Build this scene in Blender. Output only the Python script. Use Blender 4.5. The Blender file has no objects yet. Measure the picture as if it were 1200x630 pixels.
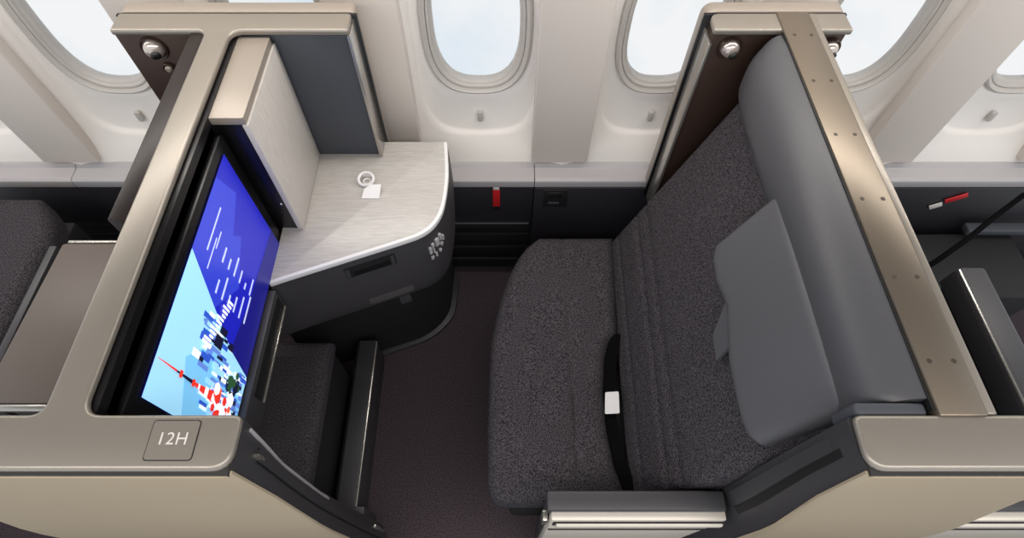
import bpy, bmesh, math, random
from mathutils import Vector, Matrix
random.seed(7)
S = bpy.context.scene
C = S.collection
R = math.radians

# ------------------------------------------------------------------ camera
cam = bpy.data.cameras.new('camera')
co = bpy.data.objects.new('camera', cam); C.objects.link(co)
co.location = (0, 0, 2.12)
co.rotation_euler = (R(90 - 59.04), 0, 0)
cam.sensor_width = 36; cam.lens = 36 * 660 / 1200
cam.shift_x = 10 / 1200
cam.clip_start = 0.02
S.camera = co
S.view_settings.view_transform = 'Standard'
S.view_settings.look = 'None'
S.view_settings.gamma = 1
S.view_settings.use_curve_mapping = False
S.view_settings.exposure = 0.0

# ------------------------------------------------------------------ sky outside the cabin
W = bpy.data.worlds.new('sky'); S.world = W; W.use_nodes = True
nt = W.node_tree; nt.nodes.clear()
wo = nt.nodes.new('ShaderNodeOutputWorld'); bg = nt.nodes.new('ShaderNodeBackground')
tc = nt.nodes.new('ShaderNodeTexCoord'); nz = nt.nodes.new('ShaderNodeTexNoise'); rp = nt.nodes.new('ShaderNodeValToRGB')
nz.inputs['Scale'].default_value = 3.2; nz.inputs['Detail'].default_value = 5
rp.color_ramp.elements[0].position = .38; rp.color_ramp.elements[0].color = (.74, .85, .95, 1)
rp.color_ramp.elements[1].position = .58; rp.color_ramp.elements[1].color = (.97, .985, 1, 1)
nt.links.new(tc.outputs['Generated'], nz.inputs['Vector']); nt.links.new(nz.outputs['Fac'], rp.inputs['Fac'])
nt.links.new(rp.outputs['Color'], bg.inputs['Color']); nt.links.new(bg.outputs[0], wo.inputs[0])
bg.inputs['Strength'].default_value = 0.92

# ------------------------------------------------------------------ cabin lamps (ceiling wash over the aisle and sidewall wash)
def area(name, loc, rot, sx, sy, power, col):
    l = bpy.data.lights.new(name, 'AREA'); l.shape = 'RECTANGLE'; l.size = sx; l.size_y = sy
    l.energy = power; l.color = col
    o = bpy.data.objects.new(name, l); C.objects.link(o); o.location = loc; o.rotation_euler = rot
    return o
area('ceiling_light', (0, -.45, 2.52), (R(6), 0, 0), 4.6, .5, 46, (1, .965, .93))
area('cove_light', (0, 1.165, 1.84), (R(-12), 0, 0), 4.6, .07, 20, (1, .95, .88))

# ------------------------------------------------------------------ materials
def lin(c):
    return tuple(((x / 255) / 12.92 if x / 255 <= .04045 else ((x / 255 + .055) / 1.055) ** 2.4) for x in c) + (1,)
MATS = {}
def mat(name, rgb, rough=.5, metal=0, spec=.5, speck=None, bump=0, scale=300, stripes=None, coat=0, emit=None, trans=0):
    m = bpy.data.materials.new(name); m.use_nodes = True; t = m.node_tree; b = t.nodes['Principled BSDF']
    b.inputs['Base Color'].default_value = lin(rgb)
    b.inputs['Roughness'].default_value = rough; b.inputs['Metallic'].default_value = metal
    b.inputs['Specular IOR Level'].default_value = spec; b.inputs['Coat Weight'].default_value = coat
    if trans: b.inputs['Transmission Weight'].default_value = trans; b.inputs['IOR'].default_value = 1.02
    if emit:
        b.inputs['Emission Color'].default_value = lin(rgb); b.inputs['Emission Strength'].default_value = emit
    if speck or bump or stripes:
        tc = t.nodes.new('ShaderNodeTexCoord'); n = t.nodes.new('ShaderNodeTexNoise')
        n.inputs['Scale'].default_value = scale; n.inputs['Detail'].default_value = 3
        mp = t.nodes.new('ShaderNodeMapping'); t.links.new(tc.outputs['Object'], mp.inputs[0]); t.links.new(mp.outputs[0], n.inputs['Vector'])
        if stripes: mp.inputs['Scale'].default_value = stripes
        if speck:
            r = t.nodes.new('ShaderNodeValToRGB'); r.color_ramp.elements[0].position = .38; r.color_ramp.elements[1].position = .64
            r.color_ramp.elements[0].color = lin(rgb); r.color_ramp.elements[1].color = lin(speck)
            t.links.new(n.outputs['Fac'], r.inputs['Fac']); t.links.new(r.outputs['Color'], b.inputs['Base Color'])
        if bump:
            bp = t.nodes.new('ShaderNodeBump'); bp.inputs['Strength'].default_value = bump; bp.inputs['Distance'].default_value = .002
            t.links.new(n.outputs['Fac'], bp.inputs['Height']); t.links.new(bp.outputs[0], b.inputs['Normal'])
    MATS[name] = m
    return m
mat('wall_white', (234, 229, 224), .55, bump=.04, scale=60)
mat('pillar_grey', (206, 197, 190), .6)
mat('bezel_grey', (188, 183, 178), .4)
mat('ledge_grey', (172, 168, 170), .5)
mat('lower_black', (34, 32, 38), .5)
mat('lower_darker', (20, 19, 23), .6)
mat('taupe_metal', (146, 139, 130), .34, metal=.45, bump=.02, scale=900)
mat('strip_metal', (134, 123, 110), .36, metal=.75)
mat('champagne', (204, 188, 162), .38, metal=.5)
mat('cream_panel', (214, 206, 194), .42, metal=.2)
mat('dark_jamb', (66, 65, 68), .45, metal=.3)
mat('dark_groove', (14, 13, 15), .6)
mat('seam_dark', (26, 22, 20), .6)
mat('light_trim', (178, 174, 168), .25, metal=.8)
mat('grey_panel', (62, 65, 72), .6)
mat('brown_panel', (66, 50, 43), .35, metal=.35)
mat('brown_strip', (34, 25, 24), .4, metal=.2)
mat('laminate', (192, 186, 180), .4, speck=(204, 198, 193), scale=60, stripes=(1, 6, .35))
mat('laminate_top', (176, 171, 166), .3, speck=(190, 186, 181), scale=60, stripes=(.4, 6, 1))
mat('cabinet_top', (158, 148, 138), .4, metal=.3)
mat('gloss_black', (14, 13, 15), .3)
mat('matt_black', (20, 19, 21), .7)
mat('console_body', (56, 54, 57), .5)
mat('leather_grey', (74, 74, 78), .42, bump=.15, scale=500)
mat('headrest_leather', (84, 84, 88), .5, bump=.15, scale=500)
mat('seat_fabric', (34, 32, 36), .95, spec=.1, speck=(86, 82, 86), bump=.5, scale=300)
mat('fabric_dark', (36, 34, 38), .95, spec=.1, speck=(80, 76, 80), bump=.5, scale=300)
mat('seam_thread', (30, 29, 32), .9)
mat('carpet', (50, 43, 47), 1, spec=.05, speck=(84, 74, 78), bump=.6, scale=260)
mat('black_webbing', (6, 6, 7), .9, spec=.1)
mat('white_plastic', (224, 222, 222), .4)
mat('tag_white', (205, 200, 196), .6)
mat('red_tag', (190, 28, 34), .5)
mat('chrome', (210, 205, 200), .15, metal=1)
mat('lamp_glass', (205, 192, 184), .18, metal=.6, coat=.5)
mat('brown_table', (92, 82, 76), .42)
mat('print_grey', (165, 163, 165), .6)
mat('label_grey', (78, 76, 76), .5)
mat('rivet', (66, 58, 50), .5, metal=.3)
mat('glass', (255, 255, 255), 0, trans=1, spec=.1)
mat('scr_deep', (28, 32, 172), .3, emit=0.70); mat('scr_blue', (46, 60, 192), .3, emit=0.70)
mat('scr_navy', (26, 26, 120), .3, emit=0.62)
mat('scr_cyan', (152, 208, 238), .3, emit=0.74); mat('scr_cyan2', (118, 188, 232), .3, emit=0.70)
mat('scr_white', (235, 240, 250), .3, emit=0.78); mat('scr_mid', (96, 130, 205), .3, emit=0.70); mat('scr_text', (190, 200, 245), .3, emit=0.70)
mat('scr_dark', (24, 24, 52), .3, emit=0.62); mat('scr_red', (226, 52, 40), .3, emit=0.74); mat('scr_green', (44, 84, 52), .3, emit=0.62)
mat('scr_orange', (236, 96, 60), .3, emit=0.74); mat('scr_royal', (46, 84, 190), .3, emit=0.70)

# ------------------------------------------------------------------ mesh helpers
def smooth(me, ang=38):
    me.polygons.foreach_set('use_smooth', [True] * len(me.polygons)); me.set_sharp_from_angle(angle=R(ang)); me.update()
def under(o, parent):
    off = parent.location.copy()
    if parent.parent: off = Vector((0, 0, 0))
    o.parent = parent; o.matrix_parent_inverse = Matrix.Translation(off).inverted()
def link(name, bm, m, parent=None, loc=None, ang=38):
    bmesh.ops.recalc_face_normals(bm, faces=bm.faces)
    me = bpy.data.meshes.new(name); bm.to_mesh(me); bm.free(); smooth(me, ang)
    for x in (m if isinstance(m, (list, tuple)) else [m]): me.materials.append(MATS[x])
    o = bpy.data.objects.new(name, me); C.objects.link(o)
    if parent:
        under(o, parent)
    return o
def thing(name, label, cat, loc, group=None):
    o = bpy.data.objects.new(name, None); C.objects.link(o); o.location = loc; o.empty_display_size = .05
    o['label'] = label; o['category'] = cat
    if group: o['group'] = group
    return o
def tag(o, label, cat, group=None):
    o['label'] = label; o['category'] = cat
    if group: o['group'] = group
    return o
def struct(name, bm, m, ang=38):
    o = link(name, bm, m, None, ang=ang); o['kind'] = 'structure'; return o
AX = {'x': lambda p, t: (t, p[0], p[1]), 'y': lambda p, t: (p[0], t, p[1]), 'z': lambda p, t: (p[0], p[1], t)}
def prism(poly, ax, a, b, bev=.004, seg=2, bm=None):
    """polygon in the other two axes, extruded along ax from a to b, all edges rounded"""
    tmp = bmesh.new(); f = AX[ax]
    v0 = [tmp.verts.new(f(p, a)) for p in poly]; v1 = [tmp.verts.new(f(p, b)) for p in poly]
    n = len(poly)
    tmp.faces.new(v0); tmp.faces.new(v1[::-1])
    for i in range(n): tmp.faces.new((v0[i], v1[i], v1[(i + 1) % n], v0[(i + 1) % n]))
    bmesh.ops.recalc_face_normals(tmp, faces=tmp.faces)
    if bev:
        es = [e for e in tmp.edges if len(e.link_faces) == 2 and e.calc_face_angle(0) > .5]
        bmesh.ops.bevel(tmp, geom=es, offset=bev, segments=seg, profile=.5, affect='EDGES', clamp_overlap=True)
    if bm is None: return tmp
    me = bpy.data.meshes.new('t'); tmp.to_mesh(me); tmp.free(); bm.from_mesh(me); bpy.data.meshes.remove(me); return bm
def box(x0, x1, y0, y1, z0, z1, bev=.003, seg=2, bm=None):
    return prism([(x0, y0), (x1, y0), (x1, y1), (x0, y1)], 'z', z0, z1, bev, seg, bm)
def rpoly(pts, rad, n=6):
    """polygon with rounded corners; rad = number or list"""
    out = []; N = len(pts)
    for i in range(N):
        r = rad[i] if isinstance(rad, (list, tuple)) else rad
        p = Vector(pts[i]).to_2d(); a = Vector(pts[i - 1]).to_2d() - p; b = Vector(pts[(i + 1) % N]).to_2d() - p
        if r <= 0: out.append(tuple(p)); continue
        r_ = min(r, a.length * .48, b.length * .48)
        A = p + a.normalized() * r_; B = p + b.normalized() * r_
        for k in range(n + 1):
            t = k / n; q = A * (1 - t) ** 2 + p * 2 * t * (1 - t) + B * t * t; out.append((q.x, q.y))
    return out
def loft(rings, closed=True, caps=True, bm=None):
    bm = bm or bmesh.new(); V = [[bm.verts.new(p) for p in r] for r in rings]; n = len(rings[0])
    for i in range(len(V) - 1):
        for j in range(n if closed else n - 1):
            k = (j + 1) % n; bm.faces.new((V[i][j], V[i][k], V[i + 1][k], V[i + 1][j]))
    if caps and closed: bm.faces.new(V[0]); bm.faces.new(V[-1][::-1])
    return bm
def tube(pts, r, n=8, bm=None, flat=1, up=Vector((0, 0, 1))):
    pts = [Vector(p) for p in pts]; rings = []
    for i, p in enumerate(pts):
        t = (pts[min(i + 1, len(pts) - 1)] - pts[max(i - 1, 0)]).normalized()
        s = t.cross(up); s = s.normalized() if s.length > 1e-4 else Vector((1, 0, 0)); u = s.cross(t)
        rings.append([p + s * r * math.cos(6.2832 * k / n) + u * r * flat * math.sin(6.2832 * k / n) for k in range(n)])
    return loft(rings, bm=bm)
def disc(c, axis, r, h, n=28, bev=.002, bm=None):
    """short cylinder from c along axis"""
    a = Vector(axis).normalized(); s = a.orthogonal().normalized(); u = a.cross(s); c = Vector(c)
    prof = [(r, 0), (r, h - bev), (r - bev, h)]
    rings = [[c + a * z + (s * math.cos(6.2832 * k / n) + u * math.sin(6.2832 * k / n)) * q for k in range(n)] for q, z in prof]
    return loft(rings, bm=bm)
def lathe(c, axis, prof, n=32, bm=None):
    a = Vector(axis).normalized(); s = a.orthogonal().normalized(); u = a.cross(s); c = Vector(c)
    rings = [[c + a * z + (s * math.cos(6.2832 * k / n) + u * math.sin(6.2832 * k / n)) * q for k in range(n)] for q, z in prof]
    return loft(rings, bm=bm)
def lerp(tab, t):
    if t <= tab[0][0]: return tab[0][1]
    for (a, x), (b, y) in zip(tab, tab[1:]):
        if t <= b: return x + (y - x) * (t - a) / (b - a)
    return tab[-1][1]
def pad(B, N, T, Rr, nu=40, nv=70, extra=None, thick=0):
    """upholstered pad: B(u,v) base point, N outward normal, T height, Rr edge rounding"""
    N = Vector(N).normalized(); bm = bmesh.new(); top = []; bot = []
    ease = lambda t: .5 - .5 * math.cos(math.pi * t)
    for i in range(nu + 1):
        u = ease(i / nu); rt = []; rb = []
        for j in range(nv + 1):
            v = ease(j / nv)
            p = B(u, v)
            wu = (B(1, v) - B(0, v)).length; wv = (B(u, 1) - B(u, 0)).length
            def rn(d):
                return 1 if d >= Rr else math.sqrt(max(0, 1 - (1 - d / Rr) ** 2))
            f = min(rn(min(u, 1 - u) * wu) , rn(min(v, 1 - v) * wv))
            h = T - Rr * (1 - f) if T >= Rr else T * f
            if extra: h += extra(u, v, p) * f
            rt.append(bm.verts.new(p + N * h)); rb.append(bm.verts.new(p - N * thick))
        top.append(rt); bot.append(rb)
    for i in range(nu):
        for j in range(nv):
            bm.faces.new((top[i][j], top[i + 1][j], top[i + 1][j + 1], top[i][j + 1]))
            bm.faces.new((bot[i][j], bot[i][j + 1], bot[i + 1][j + 1], bot[i + 1][j]))
    for i in range(nu):
        bm.faces.new((top[i][0], bot[i][0], bot[i + 1][0], top[i + 1][0])); bm.faces.new((top[i][nv], top[i + 1][nv], bot[i + 1][nv], bot[i][nv]))
    for j in range(nv):
        bm.faces.new((top[0][j], top[0][j + 1], bot[0][j + 1], bot[0][j])); bm.faces.new((top[nu][j], bot[nu][j], bot[nu][j + 1], top[nu][j + 1]))
    return bm
def text_mesh(name, txt, size, m, parent, mw, align='CENTER'):
    cu = bpy.data.curves.new('t', 'FONT'); cu.body = txt; cu.size = size; cu.align_x = align; cu.align_y = 'CENTER'; cu.extrude = .0003; cu.space_character = 1.08
    t = bpy.data.objects.new('t', cu); C.objects.link(t)
    bpy.context.view_layer.update()
    me = bpy.data.meshes.new_from_object(t.evaluated_get(bpy.context.evaluated_depsgraph_get()))
    bpy.data.objects.remove(t); me.materials.clear(); me.materials.append(MATS[m]); me.transform(mw)
    o = bpy.data.objects.new(name, me); C.objects.link(o); under(o, parent)
    return o

# ------------------------------------------------------------------ floor, sidewall, windows
bm = bmesh.new()
bmesh.ops.create_grid(bm, x_segments=1, y_segments=1, size=1)
for v in bm.verts: v.co = (v.co.x * 2.6, -.9 + (v.co.y + 1) * 1.075, 0)
o = struct('floor', prism([(-2.6, -.9), (2.6, -.9), (2.6, 1.34), (-2.6, 1.34)], 'z', -.03, 0, 0), 'carpet'); bm.free()

PITCH = .55; WX = [-.075 + PITCH * k for k in range(-4, 5)]; ZC = 1.13
NR = 64
def ringpt(hx, hz, n, k, y, cx, zoff=0, zlo=None):
    a = 2 * math.pi * k / NR; c, s = math.cos(a), math.sin(a)
    if n is None:
        m_ = max(abs(c), abs(s)); return (cx + hx * c / m_, y, ZC + hz * s / m_ + zoff)
    return (cx + hx * math.copysign(abs(c) ** (2 / n), c), y, ZC + hz * math.copysign(abs(s) ** (2 / n), s) + zoff)
wall = bmesh.new()
for cx in WX:
    rings = []
    for hx, hz, n, y, zo in ((.155, .228, 2.8, 1.374, 0), (.160, .235, 2.8, 1.368, 0), (.170, .26, 3.0, 1.368, -.012), (.176, .330, 3.6, 1.366, -.045),
                             (.180, .336, 3.7, 1.360, -.047), (.182, .339, 3.8, 1.352, -.047), (.188, .35, 4.4, 1.347, -.043), (.205, .40, 7, 1.330, -.03), (.225, .44, 10, 1.314, -.02)):
        rings.append([ringpt(hx, hz, n, k, y, cx, zo) for k in range(NR)])
    rings.append([ringpt(.275, .56, None, k, 1.300, cx) for k in range(NR)])
    loft(rings, caps=False, bm=wall)
# upper sidewall leaning in, and foot of the sidewall
loft([[(-2.3, 1.300, 1.69), (-2.3, 1.27, 1.80), (-2.3, 1.20, 1.93)], [(2.4, 1.300, 1.69), (2.4, 1.27, 1.80), (2.4, 1.20, 1.93)]], closed=False, caps=False, bm=wall)
bmesh.ops.remove_doubles(wall, verts=wall.verts, dist=.0005)
wallo = struct('wall_window', wall, 'wall_white', 60)
for i, cx in enumerate(WX):
    b = bmesh.new()
    loft([[ringpt(hx, hz, 2.7, k, y, cx) for k in range(NR)] for hx, hz, y in ((.157, .230, 1.378), (.154, .227, 1.362), (.148, .221, 1.359), (.143, .215, 1.366), (.139, .211, 1.367),
         (.138, .211, 1.373), (.136, .209, 1.369), (.131, .205, 1.370), (.128, .202, 1.379), (.124, .198, 1.380), (.121, .195, 1.384), (.122, .195, 1.41))], caps=False, bm=b)
    w = struct('window_%d' % (i + 1), b, 'bezel_grey', 50)
    g = bmesh.new(); r0 = [ringpt(.1215, .195, 2.7, k, 1.394, cx) for k in range(NR)]
    loft([r0, [(p[0], 1.398, p[2]) for p in r0]], bm=g)
    link('window_pane', g, 'glass', w)
    s = bmesh.new(); loft([[ringpt(.1215, .189, 3.0, k, 1.395 + d, cx) for k in range(NR)] for d in (0, .006)] , caps=False, bm=s)
    # raised shade handle under the window
    h = prism(rpoly([(cx - .009, .795), (cx + .009, .795), (cx + .009, .835), (cx - .009, .835)], .008, 4), 'y', 1.352, 1.3635, .002)
    s.free(); link('shade_handle', h, 'bezel_grey', w)
for i in range(len(WX) - 1):
    x = (WX[i] + WX[i + 1]) / 2 - .012
    p = prism(rpoly([(x - .094, .67), (x + .094, .67), (x + .094, 1.66), (x - .094, 1.66)], .008, 3), 'y', 1.290, 1.33, .012, 4)
    struct('trim_%d' % (i + 1), p, 'pillar_grey')
b = prism([(1.24, .60), (1.24, .630), (1.250, .637), (1.292, .637), (1.303, .650), (1.345, .650), (1.345, .60)], 'x', -2.3, -1.471, .002)
prism([(1.24, .60), (1.24, .630), (1.250, .637), (1.292, .637), (1.303, .650), (1.345, .650), (1.345, .60)], 'x', -1.469, .105, .002, bm=b)
prism([(1.24, .60), (1.24, .630), (1.250, .637), (1.292, .637), (1.303, .650), (1.345, .650), (1.345, .60)], 'x', .107, 2.4, .002, bm=b)
struct('trim_20', b, 'ledge_grey')
b = prism([(1.245, .385), (1.245, .598), (1.34, .598), (1.34, .385)], 'x', -2.3, .104, .002)
prism([(1.238, .2), (1.238, .598), (1.34, .598), (1.34, .2)], 'x', .107, 2.4, .002, bm=b)
struct('wall_lower', b, 'lower_black')
b = prism([(1.283, 0), (1.283, .38), (1.34, .38), (1.34, 0)], 'x', -2.3, 2.4, .002)
for z in (.10, .19, .28): prism([(1.252, z), (1.252, z + .02), (1.263, z + .02), (1.263, z)], 'x', -2.3, .1, .002, bm=b)
struct('baseboard_window', b, 'lower_darker')
b = box(-.33, .095, 1.240, 1.246, .380, .386, .001)
struct('trim_21', b, 'grey_panel')

# overhead: ceiling over the aisle and the stowage bins above the seats, out of the picture
struct('ceiling', prism([(-1.3, 2.56), (.66, 2.56), (.66, 2.62), (-1.3, 2.62)], 'x', -2.4, 2.4, .004), 'pillar_grey')
struct('ceiling_bins', prism([(.60, 2.56), (.62, 2.20), (.66, 1.98), (.73, 1.92), (1.06, 1.90), (1.09, 1.93), (1.12, 2.56)], 'x', -2.4, 2.4, .004), 'console_body')
# ------------------------------------------------------------------ left partition of the suite
ZT = 1.30
LP = thing('suite_partition', 'taupe framed partition at left carrying seat number 12H and the video screen', 'partition', (-.65, .6, 0))
poly = rpoly([(-.93, .164), (-.385, .164), (-.385, .243), (-.622, .243), (-.622, 1.126), (-.355, 1.126), (-.355, 1.19), (-.90, 1.19), (-.90, 1.126), (-.68, 1.126), (-.68, .243), (-.93, .243)],
             [.0, .03, .012, .03, .03, 0, .012, .008, 0, .022, .022, 0])
link('top_frame', prism(poly, 'z', 1.284, ZT, .007, 4), 'taupe_metal', LP)
def shell(xo, xi, xfar, side, yprof, name_l, parent):
    """aisle-side panel and dark door jamb behind its edge; xo/xi = jamb edge near the aisle / near the seat by height"""
    zs = [1.2805, 1.24, 1.18, 1.12, 1.05, .98, .9, .82, .74, .66, .58, .5, .4, .3, .2, .1, .012]
    rings = []
    for z in zs:
        y = lerp(yprof, -z); a = lerp(xo, -z); f = lerp(xfar, -z)
        r = .012 * side
        rings.append([(f, y + .010, z), (f, y + .004, z), (f + side * -.004 * -1, y, z), (a - r, y, z), (a - r * .3, y + .003, z), (a, y + .006, z), (a, y + .010, z)])
    link('aisle_panel', loft(rings), 'champagne', parent, ang=50)
    rings = []
    for z in [1.283] + zs[2:]:
        y = lerp(yprof, -z) + .0105; a = lerp(xo, -z); i = lerp(xi, -z)
        rings.append([(a - side * .05, y, z), (a - side * .003, y, z), (a + (i - a) * .3, y + (.236 - y) * .3, z), (a + (i - a) * .7, y + (.236 - y) * .7, z), (i, .236, z), (i - side * .004, .243, z), (i - side * .05, .243, z)])
    link('door_jamb', loft(rings), 'dark_jamb', parent, ang=50)
YP = [(-1.30, .158), (-1.12, .150), (-.87, .130), (-.42, .130), (0, .135)]
LXO = [(-1.30, -.389), (-1.12, -.380), (-.87, -.362), (-.42, -.36), (0, -.37)]
LXI = [(-1.30, -.384), (-1.16, -.402), (-1.0, -.425), (-.68, -.442), (-.4, -.436), (-.17, -.42), (0, -.41)]
LXF = [(-1.30, -.93), (-.96, -.95), (-.7, -.985), (0, -1.0)]
shell(LXO, LXI, LXF, 1, YP, 'l', LP)
def jambpt(XO, XI, z, f, lift, side):
    y = lerp(YP, -z) + .0105; a = lerp(XO, -z); i = lerp(XI, -z)
    nx = Vector((.236 - y, -(i - a), 0)).normalized() * side
    if nx.x * side < 0: nx = -nx
    return Vector((a + (i - a) * f, y + (.236 - y) * f, z)) + nx * lift
def groove(XO, XI, side, f0, f1, z0, z1, lift, m, parent, name, n=16):
    rings = []
    for k in range(n + 1):
        z = z0 + (z1 - z0) * k / n
        A = jambpt(XO, XI, z, f0, lift, side); B_ = jambpt(XO, XI, z, f1, lift, side); A2 = jambpt(XO, XI, z, f0, -.004, side); B2 = jambpt(XO, XI, z, f1, -.004, side)
        rings.append([A, B_, B2, A2])
    return link(name, loft(rings), m, parent, ang=50)
groove(LXO, LXI, 1, .93, 1.0, 1.25, .62, .0025, 'ledge_grey', LP, 'edge_trim')
groove(LXO, LXI, 1, .42, .47, 1.20, .05, .0012, 'dark_groove', LP, 'door_slot')
groove(LXO, LXI, 1, .70, .75, 1.20, .05, .0012, 'dark_groove', LP, 'door_slot')
groove(LXO, LXI, 1, .47, .70, 1.20, .05, .006, 'dark_jamb', LP, 'door_edge')
groove(LXO, LXI, 1, .50, .57, 1.215, 1.185, .008, 'light_trim', LP, 'strike_plate')
link('seam', box(-.93, -.391, .1595, .20, 1.276, 1.2855, .001), 'seam_dark', LP)
# wing wall by the window
b = prism(rpoly([(-.90, .80), (-.68, .80), (-.68, 1.283), (-.90, 1.283)], 0), 'y', 1.135, 1.19, .002)
link('reading_light_panel', b, 'brown_panel', LP)
link('wing_panel', prism([(-.675, .80), (-.362, .80), (-.362, 1.283), (-.675, 1.283)], 'y', 1.140, 1.19, .002), 'grey_panel', LP)
link('wing_edge_trim', prism([(-.362, .80), (-.353, .80), (-.353, 1.283), (-.362, 1.283)], 'y', 1.128, 1.19, .002), 'light_trim', LP)
link('wing_rear_cover', prism(rpoly([(-.905, .66), (-.350, .66), (-.350, 1.297), (-.905, 1.297)], [0, 0, .015, .015]), 'y', 1.198, 1.236, .005), 'cabinet_top', LP)
link('wing_seam', prism([(-.91, .66), (-.345, .66), (-.345, 1.293), (-.91, 1.293)], 'y', 1.189, 1.199, .001), 'gloss_black', LP)
# outer body towards the seat in front, recess wall behind the frame
link('outer_skin', prism([(.60, 1.006), (.75, 1.006), (.75, .60), (1.134, .60), (1.134, 1.292), (.60, 1.292)], 'x', -.718, -.682, .003), 'brown_strip', LP)
link('inner_recess', box(-.679, -.612, .245, 1.134, .79, 1.283, .002), 'gloss_black', LP)
link('ledge_strip', box(-.640, -.612, .252, .862, 1.240, 1.2635, .002), 'gloss_black', LP)
# seat number plate
pl = rpoly([(-.510, .1765), (-.440, .1765), (-.440, .2345), (-.510, .2345)], .006, 5)
o = link('seat_number_plate', prism(pl, 'z', 1.2995, 1.3008, .0004, 1), 'seam_dark', LP)
pl = rpoly([(-.5085, .178), (-.4415, .178), (-.4415, .233), (-.5085, .233)], .005, 5)
link('plate_face', prism(pl, 'z', 1.3006, 1.3016, .0003, 1), 'taupe_metal', o)
t = text_mesh('seat_number', '12H', .025, 'tag_white', o, Matrix.Translation((-.475, .2065, 1.3018)))
t['label'] = 'white number 12H'

# ------------------------------------------------------------------ video screen
SX = -.594
MO = thing('video_monitor', 'large flat video screen showing a blue city picture, set in the left partition', 'screen', (-.60, .55, .83))
link('monitor_housing', prism(rpoly([(.246, .80), (.862, .80), (.862, 1.245), (.246, 1.245)], .012, 4), 'x', -.611, -.5975, .003), 'gloss_black', MO)
def scr(s, t, lift=0):                      # s to the window, t up, on the screen face
    return Vector((SX + lift, .295 + s * .53, .875 + t * .345))
pic = bmesh.new(); PM = []
def pslot(m):
    if m not in PM: PM.append(m)
    return PM.index(m)
def quad(pts, m, lift):
    vs = [pic.verts.new(scr(a, b_, lift)) for a, b_ in pts]; f = pic.faces.new(vs); f.material_index = pslot(m)
def rect(s0, s1, t0, t1, m, lift): quad([(s0, t0), (s1, t0), (s1, t1), (s0, t1)], m, lift)
bd = [(.0, 0), (.30, 0), (.33, .25), (.43, .62), (.55, 1), (0, 1)]
quad([(0, 0), (1, 0), (1, 1), (0, 1)], 'scr_deep', 0)
quad([(.55, 1), (.62, 1), (.80, .55), (.6, .40), (.43, .62)], 'scr_blue', .0002)
quad([(.58, 1), (.88, 1), (.93, .75), (.70, .60)], 'scr_blue', .0003)
quad([(.30, 0), (1, 0), (1, .18), (.62, .22), (.34, .30)], 'scr_navy', .0004)
quad([(0, 0), (.30, 0), (.345, .28), (.44, .62), (.55, 1), (0, 1)], 'scr_cyan', .0006)
quad([(0, .0), (.22, 0), (.30, .55), (.20, .75), (0, .62)], 'scr_cyan2', .0007)
rg = random.Random(3)
for k in range(120):                        # the towers of the skyline
    t0 = rg.random() ** 1.2 * .62; lim = .30 + .22 * t0
    s0 = .05 + rg.random() * (lim - .07)
    if t0 > .45 and s0 < .2: continue
    w_, h_ = .010 + rg.random() * .022, .04 + rg.random() * .10
    rect(s0, min(s0 + w_, .29 + .22 * t0), t0, t0 + h_, rg.choice(['scr_white', 'scr_mid', 'scr_white', 'scr_royal', 'scr_cyan', 'scr_mid', 'scr_royal', 'scr_dark']), .0008 + .00001 * k)
for k in range(60):
    s0 = .02 + rg.random() * .26; t0 = rg.random() * .30; w_, h_ = .006 + rg.random() * .012, .03 + rg.random() * .06
    rect(s0, s0 + w_, t0, t0 + h_, rg.choice(['scr_white', 'scr_cyan', 'scr_royal', 'scr_mid', 'scr_white']), .00205 + .000002 * k)
for s0, t0, w_, h_ in ((.31, .42, .05, .10), (.37, .40, .03, .09), (.34, .28, .03, .06)): rect(s0, s0 + w_, t0, t0 + h_, 'scr_dark', .0022)
for k in range(14):                         # slanted white building marks beside the border
    s0 = .27 + k * .018; t0 = .58 - k * .012
    rect(s0, s0 + .011, t0, t0 + .05 + .02 * (k % 3), 'scr_white', .0024)
# red and white lattice tower
quad([(.112, .34), (.158, .34), (.140, .62), (.130, .62)], 'scr_red', .003)
quad([(.128, .62), (.142, .62), (.138, .82), (.132, .82)], 'scr_dark', .003)
rect(.122, .148, .60, .63, 'scr_red', .0032); rect(.122, .148, .74, .77, 'scr_red', .0032)
quad([(.131, .80), (.139, .80), (.136, .99), (.134, .99)], 'scr_red', .0032)
rect(.116, .154, .44, .48, 'scr_white', .0032); rect(.125, .145, .54, .56, 'scr_white', .0032)
for k in range(26):                         # red and green tree tops
    s0 = .03 + rg.random() * .15; t0 = .12 + rg.random() * .24; a = .014 + rg.random() * .018
    quad([(s0 + a * math.cos(q * 1.047), t0 + a * 1.5 * math.sin(q * 1.047)) for q in range(6)], rg.choice(['scr_red', 'scr_orange', 'scr_red', 'scr_white']), .0034 + .00002 * k)
for k in range(10):
    s0 = .20 + rg.random() * .09; t0 = .08 + rg.random() * .16; a = .014 + rg.random() * .012
    quad([(s0 + a * math.cos(q * 1.047), t0 + a * 1.5 * math.sin(q * 1.047)) for q in range(6)], rg.choice(['scr_green', 'scr_dark', 'scr_green']), .0042 + .00002 * k)
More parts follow.
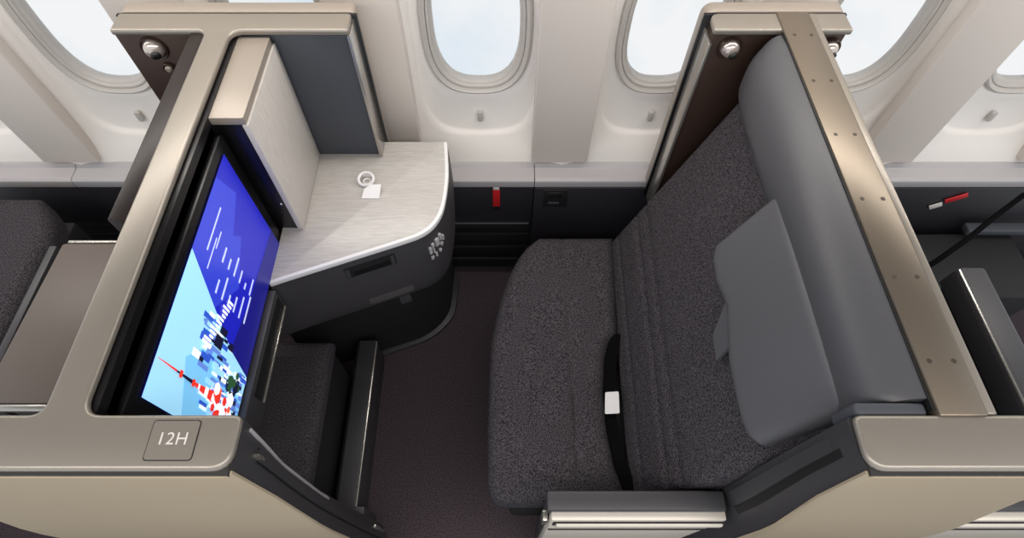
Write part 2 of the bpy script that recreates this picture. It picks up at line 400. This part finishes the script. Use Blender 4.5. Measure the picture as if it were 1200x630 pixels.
# faint caption lines and the two rows of short words
rect(.60, .80, .855, .870, 'scr_text', .0006); rect(.54, .68, .80, .812, 'scr_text', .0006); rect(.64, .72, .775, .787, 'scr_text', .0006)
for k, (L) in enumerate((.07, .05, .09, .06, .03, .08)): rect(.62 + .0 * k, .62 + L, .665 - k * .085, .685 - k * .085, 'scr_text', .0006)
for k, (L) in enumerate((.06, .10, .05, .07, .10, .13)): rect(.49, .49 + L, .64 - k * .085, .66 - k * .085, 'scr_text', .0006)
me = bpy.data.meshes.new('screen_picture'); pic.to_mesh(me); pic.free()
for m in PM: me.materials.append(MATS[m])
o = bpy.data.objects.new('screen_picture', me); C.objects.link(o); o.parent = MO; o.matrix_parent_inverse = Matrix.Translation(MO.location).inverted()

# magazine pocket under the screen
PK = thing('magazine_pocket', 'narrow dark grey pocket with an open slot under the video screen', 'pocket', (-.585, .47, .70))
link('pocket_body', prism(rpoly([(.25, .775), (.69, .775), (.69, .868), (.25, .868)], .006, 4), 'x', -.597, -.578, .003), 'dark_jamb', PK)
link('pocket_slot', prism(rpoly([(.42, .80), (.68, .80), (.68, .852), (.42, .852)], .008, 4), 'x', -.579, -.5765, .001), 'dark_groove', PK)
link('pocket_rail', prism([(.42, .792), (.68, .792), (.68, .799), (.42, .799)], 'x', -.579, -.573, .001), 'light_trim', PK)

# ------------------------------------------------------------------ storage cabinet beside the screen
CB = thing('storage_cabinet', 'upright storage cabinet with pale woodgrain door standing on the side console', 'cabinet', (-.58, 1.0, .877))
link('cabinet_body', box(-.622, -.549, .872, 1.136, .879, 1.260, .003), 'gloss_black', CB)
link('cabinet_top_cover', prism(rpoly([(-.618, .868), (-.540, .868), (-.540, 1.13), (-.618, 1.13)], .004, 3), 'z', 1.261, 1.280, .003), 'cabinet_top', CB)
link('cabinet_door', prism(rpoly([(.868, .879), (1.134, .879), (1.134, 1.2605), (.868, 1.2605)], .004, 3), 'x', -.550, -.536, .003), 'laminate', CB)
link('latch_button', disc((-.562, .873, .985), (0, -1, 0), .0045, .004), 'chrome', CB)

# ------------------------------------------------------------------ side console
CO = thing('side_console', 'grey side console with a pale woodgrain top under the first window', 'console', (-.4, 1.0, 0))
top = [(-.596, .710), (-.569, .722), (-.40, .789), (-.25, .848), (-.222, .862), (-.196, .886), (-.178, .922), (-.169, .965), (-.165, 1.03), (-.166, 1.08), (-.176, 1.19), (-.596, 1.19)]
def chaikin(p, n=2):
    for _ in range(n):
        q = [p[0], p[1]]
        for (x0, y0), (x1, y1) in zip(p[1:-2], p[2:-1]): q += [(.75 * x0 + .25 * x1, .75 * y0 + .25 * y1), (.25 * x0 + .75 * x1, .25 * y0 + .75 * y1)]
        p = q + [p[-2], p[-1]]
    out = [p[0]]
    for v in p[1:]:
        if math.hypot(v[0] - out[-1][0], v[1] - out[-1][1]) > .002: out.append(v)
    return out
top = chaikin(top)
link('console_top', prism(top, 'z', .862, .875, .003, 2), 'laminate_top', CO)
edge = [(-.596, .703), (-.566, .716), (-.398, .782), (-.247, .841), (-.216, .857), (-.189, .882), (-.170, .920), (-.1615, .964), (-.1575, 1.03), (-.158, 1.08), (-.168, 1.19), (-.596, 1.19)]
edge = chaikin(edge)
link('console_edge_trim', prism(edge, 'z', .856, .8745, .003, 2), 'white_plastic', CO)
def off(p, d): return [(x + d * .75 * (1 if x > -.6 else 0), y - (d if y < 1.15 else 0)) for x, y in p]
body0 = [(-.72, .652)] + [(x, y) for x, y in edge[1:-1]] + [(-.72, 1.19)]
rings = []
for z, k in ((.856, -.001), (.80, .003), (.772, .004), (.771, .004), (.72, .006), (.64, .004), (.595, -.002), (.578, -.010), (.570, -.022)):
    rings.append([(max(x, -.596 if z > .7715 else -1) + (.7 * k if x > -.71 else 0), (max(y, .700) if z > .7715 else y) - (k if y < 1.15 else 0), z) for x, y in body0])
link('console_body', loft(rings), 'console_body', CO, ang=45)
base = rpoly([(-.72, .785), (-.30, .935), (-.215, 1.03), (-.205, 1.235), (-.72, 1.235)], [0, .08, .1, 0, 0], 8)
link('console_base', prism([(x - .006, y + .006) for x, y in base], 'z', .02, .575, .004), 'matt_black', CO)
link('base_plate', prism(rpoly([(-.52, .845), (-.285, .935), (-.200, 1.03), (-.19, 1.225), (-.52, 1.225)], [0, .08, .1, 0, 0], 8), 'z', .001, .022, .004), 'dark_jamb', CO)
# slot with a handle in the sloping front face, texture label, small latch, printed symbols
def face(s, z, out=0):                     # along the front face from (-.566,.716) towards (-.247,.841)
    d = Vector((.319, .125, 0)).normalized(); n = Vector((.125, -.319, 0)).normalized()
    k = lerp([(-.856, -.001), (-.80, .003), (-.72, .006), (-.64, .004), (-.595, -.002)], -z)
    return Vector((-.566, .716, z)) + d * s + n * (out + k * 1.02)
def facebox(s0, s1, z0, z1, o0, o1, bm=None, tilt=0):
    bm = bm or bmesh.new()
    loft([[face(s0, z0 , o), face(s1, z0 + tilt, o), face(s1, z1 + tilt, o), face(s0, z1, o)] for o in (o0, o1)], bm=bm); return bm
link('slot_recess', facebox(.150, .290, .790, .835, -.004, .0015), 'dark_groove', CO)
link('slot_handle', facebox(.172, .272, .798, .812, .0, .005), 'gloss_black', CO)
for s_ in (.152, .276): link('slot_end', facebox(s_, s_ + .010, .796, .828, .001, .004), 'dark_jamb', CO)
link('texture_label', facebox(.180, .315, .612, .650, -.003, .0018), 'label_grey', CO)
link('drop_latch', facebox(.265, .300, .556, .580, -.012, .006), 'dark_jamb', CO)
b = bmesh.new()
cur = [(-.216, .857), (-.189, .882), (-.170, .920), (-.1615, .964)]
def cpt(t, z, out=.0075):
    i = min(int(t), 2); f = t - i; a = Vector(cur[i]); c = Vector(cur[i + 1]); p = a.lerp(c, f); d = (c - a).normalized()
    return Vector((p.x + d.y * out, p.y - d.x * out, z))
rg = random.Random(11)
for (t0, z0, w_, h_) in ((.15, .775, .22, .028), (.45, .80, .2, .012), (.5, .77, .12, .02), (.8, .79, .25, .03), (1.2, .80, .18, .025), (1.25, .77, .2, .012), (.2, .745, .25, .012), (.65, .745, .15, .018), (1.0, .752, .18, .01), (1.5, .785, .15, .02)):
    loft([[cpt(t0, z0, o_), cpt(t0 + w_, z0, o_), cpt(t0 + w_, z0 + h_, o_), cpt(t0, z0 + h_, o_)] for o_ in (.002, .0095)], bm=b)
link('printed_symbols', b, 'print_grey', CO)

# ring and folded card on the console
rr = thing('white_ring', 'white flat ring standing behind a small card on the console top', 'ring', (-.385, 1.035, .876))
b = bmesh.new(); a0 = []
for k in range(28):
    a = 6.2832 * k / 28; a0.append([(-.388 + (.021 + .0045 * math.cos(q)) * math.cos(a), 1.035 + (.021 + .0045 * math.cos(q)) * math.sin(a) * .9, .8815 + .005 * math.sin(q) + .006 * (1 + math.sin(a))) for q in [6.2832 * j / 8 for j in range(8)]])
loft(a0 + [a0[0]], caps=False, bm=b); bmesh.ops.remove_doubles(b, verts=b.verts, dist=1e-5)
link('ring_band', b, 'white_plastic', rr)
b = bmesh.new(); a0 = []
for k in range(20):
    a = 6.2832 * k / 20; a0.append([(-.386 + (.010 + .002 * math.cos(q)) * math.cos(a), 1.033 + (.010 + .002 * math.cos(q)) * math.sin(a), .8775 + .003 + .002 * math.sin(q)) for q in [6.2832 * j / 6 for j in range(6)]])
loft(a0 + [a0[0]], caps=False, bm=b); bmesh.ops.remove_doubles(b, verts=b.verts, dist=1e-5)
link('inner_loop', b, 'white_plastic', rr)
b = loft([[(-.395, .974, z), (-.345, .974, z), (-.342, 1.012, z + .014), (-.372, 1.012, z + .014), (-.389, 1.000, z + .009)] for z in (.8765, .8785)])
tag(link('folded_card', b, 'white_plastic'), 'small white folded card lying in front of the ring on the console', 'card')

# ------------------------------------------------------------------ footwell
FO = thing('footrest_ottoman', 'dark speckled fabric footrest pad in the footwell below the screen', 'footrest', (-.85, .55, 0))
link('footrest_pad', pad(lambda u, v: Vector((-1.18 + u * .63, .262 + v * .47, .40)), (0, 0, 1), .06, .03, 24, 24), 'fabric_dark', FO)
link('footrest_base', box(-1.17, -.562, .27, .725, .002, .40, .004), 'matt_black', FO)
FR = thing('footwell_fairing', 'low dark floor rail with a bright edge running from the aisle to the console', 'rail', (-.51, .55, 0))
link('fairing_body', prism([(-.545, .001), (-.545, .18), (-.53, .2), (-.472, .2), (-.466, .195), (-.474, .001)], 'y', .262, .845, .003), 'dark_jamb', FR)
link('fairing_trim', tube([(-.4685, .268, .1975), (-.4685, .84, .1975)], .0035), 'light_trim', FR)
link('end_cap', box(-.50, -.44, .245, .275, .002, .203, .006), 'dark_jamb', FR)

# ------------------------------------------------------------------ seat
SE = thing('suite_seat', 'wide charcoal speckled fabric seat with grey leather headrest and bolster', 'seat', (.3, .65, 0))
XF = [(.242, .0), (.250, -.022), (.265, -.036), (.29, -.044), (.44, -.0466), (.60, -.044), (.709, -.040), (.80, -.026), (.859, -.012), (.93, .008), (.984, .0288), (1.03, .052), (1.07, .080), (1.11, .125)]
XB = [(.242, .338), (.28, .330), (.34, .312), (.44, .300), (.55, .300), (.66, .315), (.72, .335), (.745, .362), (1.11, .385)]
def cush(u, v):
    y = .242 + v * .868; a = lerp(XF, y); b_ = lerp(XB, y); return Vector((a + u * (b_ - a), y, .42))
def cush_g(u, v, p):
    g = -.008 * math.exp(-((p.x - .205) / .005) ** 2)
    return g + .006 * math.sin(math.pi * u) * math.sin(math.pi * v)
link('seat_cushion', pad(cush, (0, 0, 1), .08, .035, 60, 80, cush_g, .02), 'seat_fabric', SE, ang=60)
link('seat_base', box(.02, .42, .27, 1.02, .002, .40, .02, 3), 'matt_black', SE)
bd_ = Vector((.322, 0, .947)).normalized(); bn = Vector((-.947, 0, .322))
def back(u, v):
    y = .242 + v * .868
    return Vector((.352 + .022 * (y - .242) / .868, y, .47)) - bn * .07 + bd_ * (-.03 + u * .76)
def back_g(u, v, p):
    h = (p.z - .45) / .947
    g = 0
    for s in (.085, .20, .26): g -= .009 * math.exp(-((u * .76 - s) / .005) ** 2)
    return g
link('backrest', pad(back, bn, .07, .03, 90, 60, back_g, .02), 'seat_fabric', SE, ang=60)
b = loft([[(.36, .25, .38), (.62, .25, 1.10), (.70, .25, 1.10), (.70, .25, .38)], [(.36, 1.10, .38), (.62, 1.10, 1.10), (.70, 1.10, 1.10), (.70, 1.10, .38)]])
for v in b.verts: v.co.x += .06
link('backrest_shell', b, 'matt_black', SE)
# leather bolster along the top
rings = []
prof = [(.632, 1.297)] + [(.636 - .081 * math.sin(a) ** .9, 1.205 + .092 * math.copysign(abs(math.cos(a)) ** .8, math.cos(a))) for a in [R(8 + 164 * k / 22) for k in range(23)]] + [(.632, 1.113)]
for y, k in ((.268, .86), (.274, .95), (.285, 1), (.5, 1), (.8, 1), (1.0, 1), (1.04, .97), (1.075, .88), (1.10, .72), (1.118, .5)):
    rings.append([(.636 + (x - .632) * k, y, 1.21 + (z - 1.21) * (1 if k > .85 else .9 + .1 * k)) for x, z in prof])
link('leather_bolster', loft(rings), 'leather_grey', SE, ang=60)
# headrest
hw = [(0, .02), (.1, .0), (.55, .0), (.62, .0), (1, .0)]
def headp(u, v):       # u up, v to the window
    lo = lerp([(0, .008), (.05, -.018), (.12, -.026), (.40, -.028), (.58, -.008), (.66, .004), (.80, -.010), (.92, -.006), (1, .02)], v)
    return Vector((.352 + .011, 0, .47)) + bd_ * (.532 + lo + u * (.245 - lo)) - bn * .002 + Vector((0, .272 + v * .466 + (.01 if u > .9 else 0) * 0, 0))
link('headrest', pad(headp, bn, .052, .028, 30, 50, lambda u, v, p: .006 * math.sin(math.pi * v) - .01 * math.exp(-((v - .5) / .25) ** 2) * (1 - u)), 'headrest_leather', SE, ang=60)
def bp(s, y, o_): return Vector((.352 + .011, y, .47)) + bd_ * s + bn * o_
b = loft([[bp(.452, .485, .014), bp(.458, .545, .014), bp(.55, .60, .030), bp(.55, .495, .030)], [bp(.452, .485, .022), bp(.458, .545, .022), bp(.55, .60, .038), bp(.55, .495, .038)]])
link('headrest_tab', b, 'headrest_leather', SE)
# lap belt
BE = []
rings = []
for k in range(15):
    y = .25 + k * .035; x = .352 - .040 * math.sin(math.pi * k / 14); z = .478 - .012 * math.sin(math.pi * k / 14)
    rings.append([(x - .020, y, z), (x + .020, y, z + .006), (x + .020, y, z + .009), (x - .020, y, z + .003)])
bt = link('lap_belt', loft(rings), 'black_webbing', SE)
b = prism(rpoly([(-.025, -.033), (.018, -.033), (.022, .033), (-.018, .033)], .004, 3), 'z', 0, .002, .0005, 1)
bmesh.ops.transform(b, matrix=Matrix.Translation((.322, .518, .488)) @ Matrix.Rotation(R(-10), 4, 'Y'), verts=b.verts)
lb = link('belt_label', b, 'white_plastic', bt); lb['label'] = 'white label on the lap belt'

# ------------------------------------------------------------------ right partition
RP = thing('suite_partition', 'taupe riveted partition at right rising behind the seat back', 'partition', (.68, .6, 0))
poly = rpoly([(.513, .164), (1.0, .164), (1.0, .243), (.63, .243), (.516, .243)], [.03, 0, 0, 0, .012])
link('front_cap', prism(poly, 'z', 1.284, ZT, .007, 4), 'taupe_metal', RP)
poly = rpoly([(.482, 1.128), (.80, 1.128), (.80, 1.19), (.482, 1.19)], [0, 0, .006, .025])
link('wing_cap', prism(poly, 'z', 1.284, ZT - .001, .006, 3), 'taupe_metal', RP)
link('top_strip', prism([(.640, .240), (.711, .240), (.711, 1.188), (.636, 1.188)], 'z', 1.27, ZT + .003, .003, 2), 'strip_metal', RP)
link('strip_edge', prism([(.712, .243), (.727, .243), (.727, 1.188), (.712, 1.188)], 'z', 1.283, ZT + .0005, .003, 2), 'taupe_metal', RP)
for yy in (.325, .475, .640, .800, .955, 1.105):
    for xx in (.656, .694):
        link('rivet', disc((xx, yy, ZT + .0025), (0, 0, 1), .0042, .0012, 14, .0006), 'rivet', RP)
link('strip_gap', box(.6345, .6375, .25, 1.12, 1.255, 1.299, 0), 'dark_groove', RP)
link('partition_core', box(.640, .722, .243, 1.134, 1.0, 1.268, .003), 'brown_strip', RP)
link('outer_skin', box(.724, .750, .246, 1.134, .60, 1.276, .005), 'brown_table', RP)
RXO = [(-1.30, .517), (-1.12, .522), (-.87, .540), (-.42, .56), (0, .56)]
RXI = [(-1.30, .512), (-.9, .512), (-.73, .515), (0, .515)]
RXF = [(-1.30, .845), (-1.12, .860), (-.87, .900), (-.6, .95), (0, 1.0)]
def rx(t): return t
shell(RXO, RXI, RXF, -1, YP, 'r', RP)
groove(RXO, RXI, -1, .42, .60, 1.24, .74, .0014, 'dark_groove', RP, 'door_slot')
groove(RXO, RXI, -1, .60, .90, 1.22, .76, .004, 'dark_jamb', RP, 'door_edge')
link('seam', box(.521, 1.0, .1595, .20, 1.276, 1.2855, .001), 'seam_dark', RP)
link('end_ledge', box(.525, .632, .244, .264, 1.22, 1.292, .006, 3), 'grey_panel', RP)
# wing wall
link('wing_panel', prism([(.488, .62), (.634, .62), (.634, 1.283), (.488, 1.283)], 'y', 1.140, 1.19, .002), 'brown_panel', RP)
link('wing_panel', prism([(.722, .95), (.796, .95), (.796, 1.283), (.722, 1.283)], 'y', 1.140, 1.19, .002), 'brown_panel', RP)
link('wing_edge_trim', prism([(.480, .62), (.488, .62), (.488, 1.26), (.480, 1.26)], 'y', 1.128, 1.19, .002), 'light_trim', RP)
link('wing_seam', prism([(.472, .62), (.806, .62), (.806, 1.294), (.472, 1.294)], 'y', 1.189, 1.199, .001), 'gloss_black', RP)
link('wing_rear_cover', prism(rpoly([(.474, .66), (.804, .66), (.804, 1.298), (.474, 1.298)], [0, 0, .015, .03]), 'y', 1.198, 1.236, .005), 'cabinet_top', RP)

# ------------------------------------------------------------------ low sliding doors
def door(x0, x1, label, full=True):
    D = thing('suite_door', label, 'door', ((x0 + x1) / 2, .205, 0))
    link('door_cap', box(x0, x1, .188, .233, .700, .732, .006, 3), 'dark_jamb', D)
    link('door_core', box(x0 + .006, x1, .192, .230, .03, .70, .003), 'dark_jamb', D)
    link('door_panel', box(x0 + .010, x1, .170, .192, .03, .716, .004), 'cream_panel', D)
    link('panel_rail', box(x0 + .022, x1, .160, .172, .664, .690, .005, 3), 'cream_panel', D)
    link('rail_groove', box(x0 + .016, x1, .1665, .1712, .655, .699, .001), 'seam_dark', D)
    link('panel_groove', box(x0 + .012, x1, .1665, .1712, .560, .566, .001), 'seam_dark', D)
    if full: link('door_latch', box(x0 - .006, x0 + .006, .176, .200, .58, .66, .002), 'light_trim', D)
    return D
door(.100, .513, 'low sliding door with dark cap and cream panel in front of the seat')
door(1.005, 1.55, 'low cream sliding door of the next suite at lower right corner', False)
o = tag(link('strike_plate', box(-.408, -.398, .20, .222, .05, .20, .002), 'light_trim'), 'small bright metal strike plate at the foot of the left door jamb', 'strike plate')

# ------------------------------------------------------------------ reading lights
def lamp(x, y, z, r, label, cat='reading light'):
    L = thing('reading_light', label, cat, (x, y, z), 'reading lights in the brown wing panels')
    link('lamp_rim', lathe((x, y + .004, z), (0, -1, 0), [(r * 1.18, 0), (r * 1.18, .006), (r * 1.08, .010), (r * .95, .008), (r * .92, .003)]), 'brown_panel', L)
    link('lamp_head', lathe((x, y, z), Vector((.25, -1, .1)), [(r * .9, -.004), (r * .88, .006), (r * .75, .014), (r * .45, .019), (r * .15, .0205)]), 'lamp_glass', L)
    link('lamp_lens', lathe((x + .005, y - .016, z - .006), Vector((.35, -1, -.5)), [(r * .42, 0), (r * .42, .006), (r * .3, .009)]), 'dark_groove', L)
    return L
lamp(-.826, 1.134, 1.246, .027, 'round white reading light on the brown panel at upper left')
o = thing('air_nozzle', 'small round dark knob below the reading light at upper left', 'knob', (-.818, 1.134, 1.19))
link('nozzle_ring', lathe((-.818, 1.136, 1.19), (0, -1, 0), [(.016, 0), (.016, .006), (.013, .010), (.010, .006)]), 'brown_panel', o)
link('nozzle_core', lathe((-.818, 1.136, 1.19), (0, -1, 0), [(.009, 0), (.009, .010), (.005, .014)]), 'cabinet_top', o)
lamp(.535, 1.134, 1.246, .024, 'round reading light left of the leather bolster on the right wing wall')
lamp(.770, 1.134, 1.246, .022, 'round reading light right of the riveted strip, partly hidden')

# ------------------------------------------------------------------ things on the lower sidewall
T = thing('pull_tag', 'red fabric pull tag on the dark panel under the left window', 'tag', (-.024, 1.243, .52))
link('tag_strip', box(-.038, -.012, 1.2405, 1.2455, .490, .585, .002), 'red_tag', T)
link('tag_top', box(-.036, -.014, 1.2395, 1.2455, .585, .597, .002), 'tag_white', T)
link('tag_end', box(-.037, -.013, 1.241, 1.2455, .462, .486, .002), 'brown_strip', T)
T = thing('power_outlet', 'small black outlet on the dark panel between the windows', 'outlet', (.18, 1.237, .55))
link('outlet_plate', box(.140, .225, 1.2345, 1.2395, .495, .590, .002), 'lower_darker', T)
link('outlet_socket', box(.155, .205, 1.2325, 1.236, .550, .578, .002), 'dark_groove', T)
link('outlet_port', box(.158, .198, 1.2325, 1.236, .512, .524, .002), 'dark_jamb', T)
T = thing('power_outlet', 'small black outlet on the dark panel at far left', 'outlet', (-1.36, 1.243, .52))
link('outlet_socket', box(-1.16, -1.09, 1.2395, 1.2455, .51, .585, .002), 'lower_darker', T)
link('outlet_port', box(-1.14, -1.11, 1.2375, 1.2405, .515, .525, .001), 'grey_panel', T)

# ------------------------------------------------------------------ suite in front, at left
NT = thing('side_table', 'flat dark brown table top of the suite in front, at far left', 'table', (-.9, .6, 0))
link('table_top', prism(rpoly([(-1.065, .355), (-.683, .355), (-.683, .742), (-1.050, .742)], .006, 3), 'z', .985, 1.0, .003), 'brown_table', NT)
link('table_edge', box(-1.085, -1.067, .355, .74, .90, .995, .003), 'dark_jamb', NT)
link('table_body', box(-1.06, -.725, .36, .735, .62, .985, .003), 'matt_black', NT)
link('table_trim', box(-1.07, -.683, .338, .352, .99, 1.001, .002), 'light_trim', NT)
link('table_rear_trim', box(-1.04, -.86, .744, .752, .985, 1.001, .002), 'light_trim', NT)
NS = thing('suite_seat', 'dark fabric seat of the suite in front, cut by the left picture edge', 'seat', (-1.7, .7, 0))
def ns(u, v):
    y = .25 + v * .87; return Vector((-2.0 + u * (.62 - .10 * max(0, (v - .8) / .2) ** 2), y, .62))
link('seat_cushion', pad(ns, (0, 0, 1), .09, .04, 30, 30), 'fabric_dark', NS, ang=60)
link('seat_base', box(-1.98, -1.40, .28, 1.08, .002, .62, .01), 'matt_black', NS)

# ------------------------------------------------------------------ suite behind, at right
NA = thing('armrest', 'dark rounded armrest with a highlight drawn along its edge in the suite behind, at right', 'armrest', (1.26, .5, 0))
link('armrest_pad', prism(rpoly([(1.225, .74), (1.305, .74), (1.305, .82), (1.225, .82)], [.0, .0, .02, .02], 6), 'y', .26, .785, .004), 'dark_jamb', NA)
link('armrest_highlight', tube([(1.230, .27, .815), (1.230, .78, .815)], .004), 'light_trim', NA)  # pale tube drawn in as the highlight on the rounded edge
link('armrest_panel', box(1.232, 1.298, .27, .77, .002, .74, .004), 'matt_black', NA)
NB = thing('console_cabinet', 'low black cabinet of the suite behind, beside the lower wall at right', 'cabinet', (1.5, 1.0, 0))
link('cabinet_body', box(1.05, 1.9, .93, 1.20, .002, .38, .01, 3), 'matt_black', NB)
link('cabinet_cover', box(1.12, 1.45, .86, .93, .30, .40, .02, 3), 'gloss_black', NB)
link('cabinet_rail', box(1.70, 2.2, 1.175, 1.215, .40, .43, .006, 3), 'grey_panel', NB)
T = thing('pull_tag', 'red and white pull tag slanting on the dark panel at right', 'tag', (1.57, 1.23, .52))
for nm, m, c, L, a in (('tag_strip', 'red_tag', (1.592, .550), .034, 35), ('tag_end', 'tag_white', (1.548, .506), .020, 35)):
    b = box(-L, L, -.003, .003, -.011, .011, .002)
    bmesh.ops.transform(b, matrix=Matrix.Translation((c[0], 1.232, c[1])) @ Matrix.Rotation(R(-a), 4, 'Y'), verts=b.verts); link(nm, b, m, T)
T = link('hanging_strap', tube([(1.90, 1.228, .66), (1.76, 1.195, .615), (1.66, 1.13, .575), (1.56, 1.06, .55), (1.46, 1.0, .50), (1.38, .97, .385)], .009, 8, flat=.5), 'black_webbing')
tag(T, 'thin black strap hanging diagonally in the suite behind, at right', 'strap')
